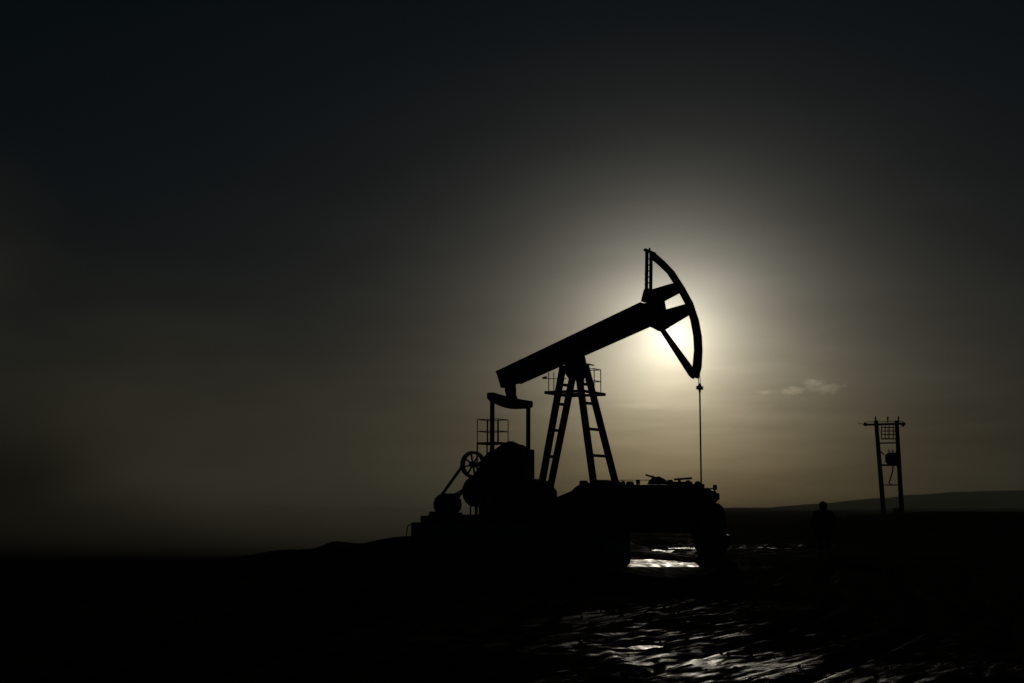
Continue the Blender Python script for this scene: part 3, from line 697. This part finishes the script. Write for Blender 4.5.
# ------------------------------------------------------------------ person standing on the right
QD = 50.0
qp = at(823, 507, QD); qz = gh(qp.x, QD)
pe = empty('person', (qp.x, QD, qz), 0); tag(pe, 'person in a bulky dark hooded coat standing right of the truck, hands in pockets', 'person')
S = (1.7 + (507-500.8)*QD/F - qz)/1.80
def skinmesh(name, pts, edges, m, parent, sub=2):
    me_ = bpy.data.meshes.new(name); me_.from_pydata([tuple(Vector(p[:3])*S) for p in pts], edges, []); o = bpy.data.objects.new(name, me_); C.objects.link(o)
    md = o.modifiers.new('skin', 'SKIN'); md.use_smooth_shade = True
    for i, p in enumerate(pts):
        r_ = p[3]; me_.skin_vertices[0].data[i].radius = (r_[0]*S, r_[1]*S) if isinstance(r_, tuple) else (r_*S, r_*S)
    me_.skin_vertices[0].data[0].use_root = True
    s2 = o.modifiers.new('sub', 'SUBSURF'); s2.levels = sub; s2.render_levels = sub
    me_.materials.append(m)
    if parent: o.parent = parent
    return o
body = [(0,0,.95,(.16,.12)), (0,0,1.12,(.16,.12)), (0,0,1.30,(.19,.13)), (0,.01,1.44,(.15,.10)), (0,.01,1.53,(.06,.06)), (0,.02,1.62,(.075,.09)), (0,.02,1.72,(.085,.10)), (0,.015,1.79,(.05,.06)),
        (-.22,.01,1.40,.075), (-.35,-.02,1.16,.06), (-.24,.12,1.00,.05), (-.17,.15,.96,.045),
        (.22,.01,1.40,.075), (.35,-.02,1.16,.06), (.24,.12,1.00,.05), (.17,.15,.96,.045),
        (-.11,0,.88,.105), (-.13,.01,.50,.07), (-.14,-.02,.10,.045), (-.15,.10,.04,.045),
        (.11,0,.88,.105), (.13,.01,.50,.07), (.14,-.02,.10,.045), (.15,.10,.04,.045)]
ed = [(0,1),(1,2),(2,3),(3,4),(4,5),(5,6),(6,7),(3,8),(8,9),(9,10),(10,11),(3,12),(12,13),(13,14),(14,15),(0,16),(16,17),(17,18),(18,19),(0,20),(20,21),(21,22),(22,23)]
skinmesh('body', body, ed, skin, pe)
coat = [(0,0,.45,(.40,.26)), (0,0,.90,(.38,.25)), (0,0,1.22,(.34,.22)), (0,0,1.40,(.25,.16)), (0,.005,1.51,(.13,.12)),
        (-.25,0,1.37,.12), (-.36,-.02,1.12,.11), (-.29,.13,.92,.09), (.25,0,1.37,.12), (.36,-.02,1.12,.11), (.29,.13,.92,.09)]
skinmesh('coat', coat, [(0,1),(1,2),(2,3),(3,4),(3,5),(5,6),(6,7),(3,8),(8,9),(9,10)], cloth, pe)
skinmesh('hood', [(0,-.01,1.50,(.15,.14)), (0,-.02,1.62,(.14,.14)), (0,-.02,1.72,(.145,.14)), (.01,-.02,1.78,(.07,.08))], [(0,1),(1,2),(2,3)], cloth, pe)
skinmesh('trousers', [(0,0,.92,(.17,.13)), (-.11,0,.84,.135), (-.12,.01,.48,.12), (-.13,-.02,.14,.105), (.11,0,.84,.135), (.12,.01,.48,.12), (.13,-.02,.14,.105)],
         [(0,1),(1,2),(2,3),(0,4),(4,5),(5,6)], trous, pe)
for s_ in (-1, 1): skinmesh('boot', [(s_*.145,-.04,.16,.07), (s_*.147,-.03,.06,.065), (s_*.155,.09,.045,(.055,.045)), (s_*.16,.17,.035,(.05,.035))], [(0,1),(1,2),(2,3)], leather, pe)

# ------------------------------------------------------------------ weeds and stones in the foreground
def tuft(px, py, n, h, label):
    D = CAMH*F/(py-507); p = at(px, py, D); gz_ = gh(p.x, p.y)
    o = MB()
    for k in range(n):
        a = rnd.uniform(0, 2*math.pi); r0 = rnd.uniform(0, .10); ln = h*rnd.uniform(.5, 1.1); b0 = Vector((math.cos(a)*r0, math.sin(a)*r0, -.02)); d = Vector((math.cos(a)*.6, math.sin(a)*.6, 1)).normalized()
        w_ = Vector((-math.sin(a), math.cos(a), 0))*.006
        p1 = b0+d*ln*.55; p2 = p1+Vector((math.cos(a), math.sin(a), .15)).normalized()*ln*.45
        o.add([b0-w_, b0+w_, p1+w_*.8, p1-w_*.8, p2], [(0,1,2,3), (3,2,4)])
    ob = o.build('grass_tuft', grassm); ob.location = (p.x, p.y, gz_)
    tag(ob, label, 'grass tuft', 'grass tufts in the muddy foreground')
tuft(978, 664, 90, .30, 'broad dry grass tuft in the mud at the bottom right')
tuft(1002, 668, 50, .22, 'small grass tuft just right of the broad one')
tuft(886, 662, 26, .14, 'tiny lone grass tuft left of the broad bottom right one')
# loose clods and gravel: nobody could count them
m_ = MB(); base_ico = None
bm_ = bmesh.new(); bmesh.ops.create_icosphere(bm_, subdivisions=1, radius=1); iv = [v.co.copy() for v in bm_.verts]; ifc = [tuple(v.index for v in f.verts) for f in bm_.faces]; bm_.free()
gx = np.array([rnd.uniform(-9, 14) for _ in range(2600)]); gy = np.array([rnd.uniform(12.5, 44)**1 for _ in range(2600)])
gzz = ground_h(gx[None, :], gy[None, :])[0]
for i in range(2600):
    s_ = rnd.uniform(.008, .035)*(1 + (rnd.random() < .04)*1.5); sc3 = (s_*rnd.uniform(.8,1.5), s_*rnd.uniform(.8,1.5), s_*rnd.uniform(.4,.8)); a = rnd.uniform(0, 6.28)
    vs = []
    for v in iv:
        j = 1+rnd.uniform(-.25, .25); x_, y_ = v.x*sc3[0]*j, v.y*sc3[1]*j
        vs.append((gx[i]+x_*math.cos(a)-y_*math.sin(a), gy[i]+x_*math.sin(a)+y_*math.cos(a), gzz[i]+v.z*sc3[2]*j+sc3[2]*.3))
    m_.add(vs, ifc)
o = m_.build('gravel', gm); tag(o, 'loose stones and clods of wet mud scattered over the foreground', 'gravel', kind='stuff')

# ------------------------------------------------------------------ dust cloud on the left and haze
def vol_mat(name, build):
    m = bpy.data.materials.new(name); m.use_nodes = True; t_ = m.node_tree; t_.nodes.clear()
    out = t_.nodes.new('ShaderNodeOutputMaterial'); pv_ = t_.nodes.new('ShaderNodeVolumePrincipled'); t_.links.new(pv_.outputs[0], out.inputs['Volume'])
    build(t_, pv_); return m
def dustb(t_, pv_):
    pv_.inputs['Color'].default_value = (.31, .31, .255, 1); pv_.inputs['Anisotropy'].default_value = .62
    co_ = t_.nodes.new('ShaderNodeTexCoord'); sp_ = t_.nodes.new('ShaderNodeSeparateXYZ'); t_.links.new(co_.outputs['Object'], sp_.inputs[0])
    def m1(op, a, b__=None, clamp=False):
        n_ = t_.nodes.new('ShaderNodeMath'); n_.operation = op; n_.use_clamp = clamp
        for i, v in enumerate((a, b__)):
            if v is None: continue
            if isinstance(v, (int, float)): n_.inputs[i].default_value = v
            else: t_.links.new(v, n_.inputs[i])
        return n_.outputs[0]
    nz_ = t_.nodes.new('ShaderNodeTexNoise'); nz_.inputs['Scale'].default_value = .055; nz_.inputs['Detail'].default_value = 4; nz_.inputs['Roughness'].default_value = .5
    nz2_ = t_.nodes.new('ShaderNodeTexNoise'); nz2_.inputs['Scale'].default_value = .16; nz2_.inputs['Detail'].default_value = 5; nz2_.inputs['Roughness'].default_value = .55
    mp2_ = t_.nodes.new('ShaderNodeMapping'); mp2_.inputs['Rotation'].default_value = (0, R(50), 0); mp2_.inputs['Scale'].default_value = (.55, .3, 1.2); t_.links.new(co_.outputs['Object'], mp2_.inputs[0]); t_.links.new(mp2_.outputs[0], nz2_.inputs['Vector'])
    mp_ = t_.nodes.new('ShaderNodeMapping'); mp_.inputs['Rotation'].default_value = (0, R(-35), 0); mp_.inputs['Scale'].default_value = (.6, 1, 1.5); t_.links.new(co_.outputs['Object'], mp_.inputs[0]); t_.links.new(mp_.outputs[0], nz_.inputs['Vector'])
    # the cloud leans left: its top edge climbs from the pad towards the left
    x_, z_, y__ = sp_.outputs['X'], sp_.outputs['Z'], sp_.outputs['Y']
    top = m1('ADD', m1('MULTIPLY', x_, -.45), 5.5)                     # height of the crest at x
    warp = m1('MULTIPLY', m1('SUBTRACT', nz_.outputs['Fac'], .5), 16.0)
    dz_ = m1('SUBTRACT', m1('ADD', top, warp), z_)
    body_ = m1('MULTIPLY', m1('DIVIDE', dz_, 13.0, True), m1('ADD', m1('MULTIPLY', m1('SUBTRACT', nz2_.outputs['Fac'], .45), 5.5, True), .08))
    lowz = m1('EXPONENT', m1('MULTIPLY', z_, -.55))
    edge = m1('MULTIPLY', m1('DIVIDE', m1('SUBTRACT', 5.0, x_), 10.0, True), m1('DIVIDE', m1('ADD', x_, 75.0), 15.0, True))
    edy = m1('MULTIPLY', m1('DIVIDE', m1('ADD', y__, 32.0), 6.0, True), m1('DIVIDE', m1('SUBTRACT', 2.0, y__), 12.0, True))
    dens = m1('MULTIPLY', m1('MULTIPLY', edge, edy), m1('ADD', m1('MULTIPLY', body_, .120), m1('MULTIPLY', lowz, .16)))
    t_.links.new(dens, pv_.inputs['Density'])
dm = vol_mat('dust', dustb)
o = MB().box((-75, -32, -.6), (6, 3, 34)).build('dust_cloud', dm); o.location = (0, 84, 0)
tag(o, 'broad brown dust cloud drifting over the ground left of the pumpjack', 'dust cloud', kind='stuff')
def hazeb(t_, pv_):
    pv_.inputs['Color'].default_value = (.6, .64, .55, 1); pv_.inputs['Density'].default_value = .00012; pv_.inputs['Anisotropy'].default_value = .4
hm = vol_mat('air', hazeb)
o = MB().box((-2600, -2600, -7), (2600, 2600, 60)).build('haze', hm); tag(o, 'thin evening haze over the whole oilfield', 'haze', kind='stuff')
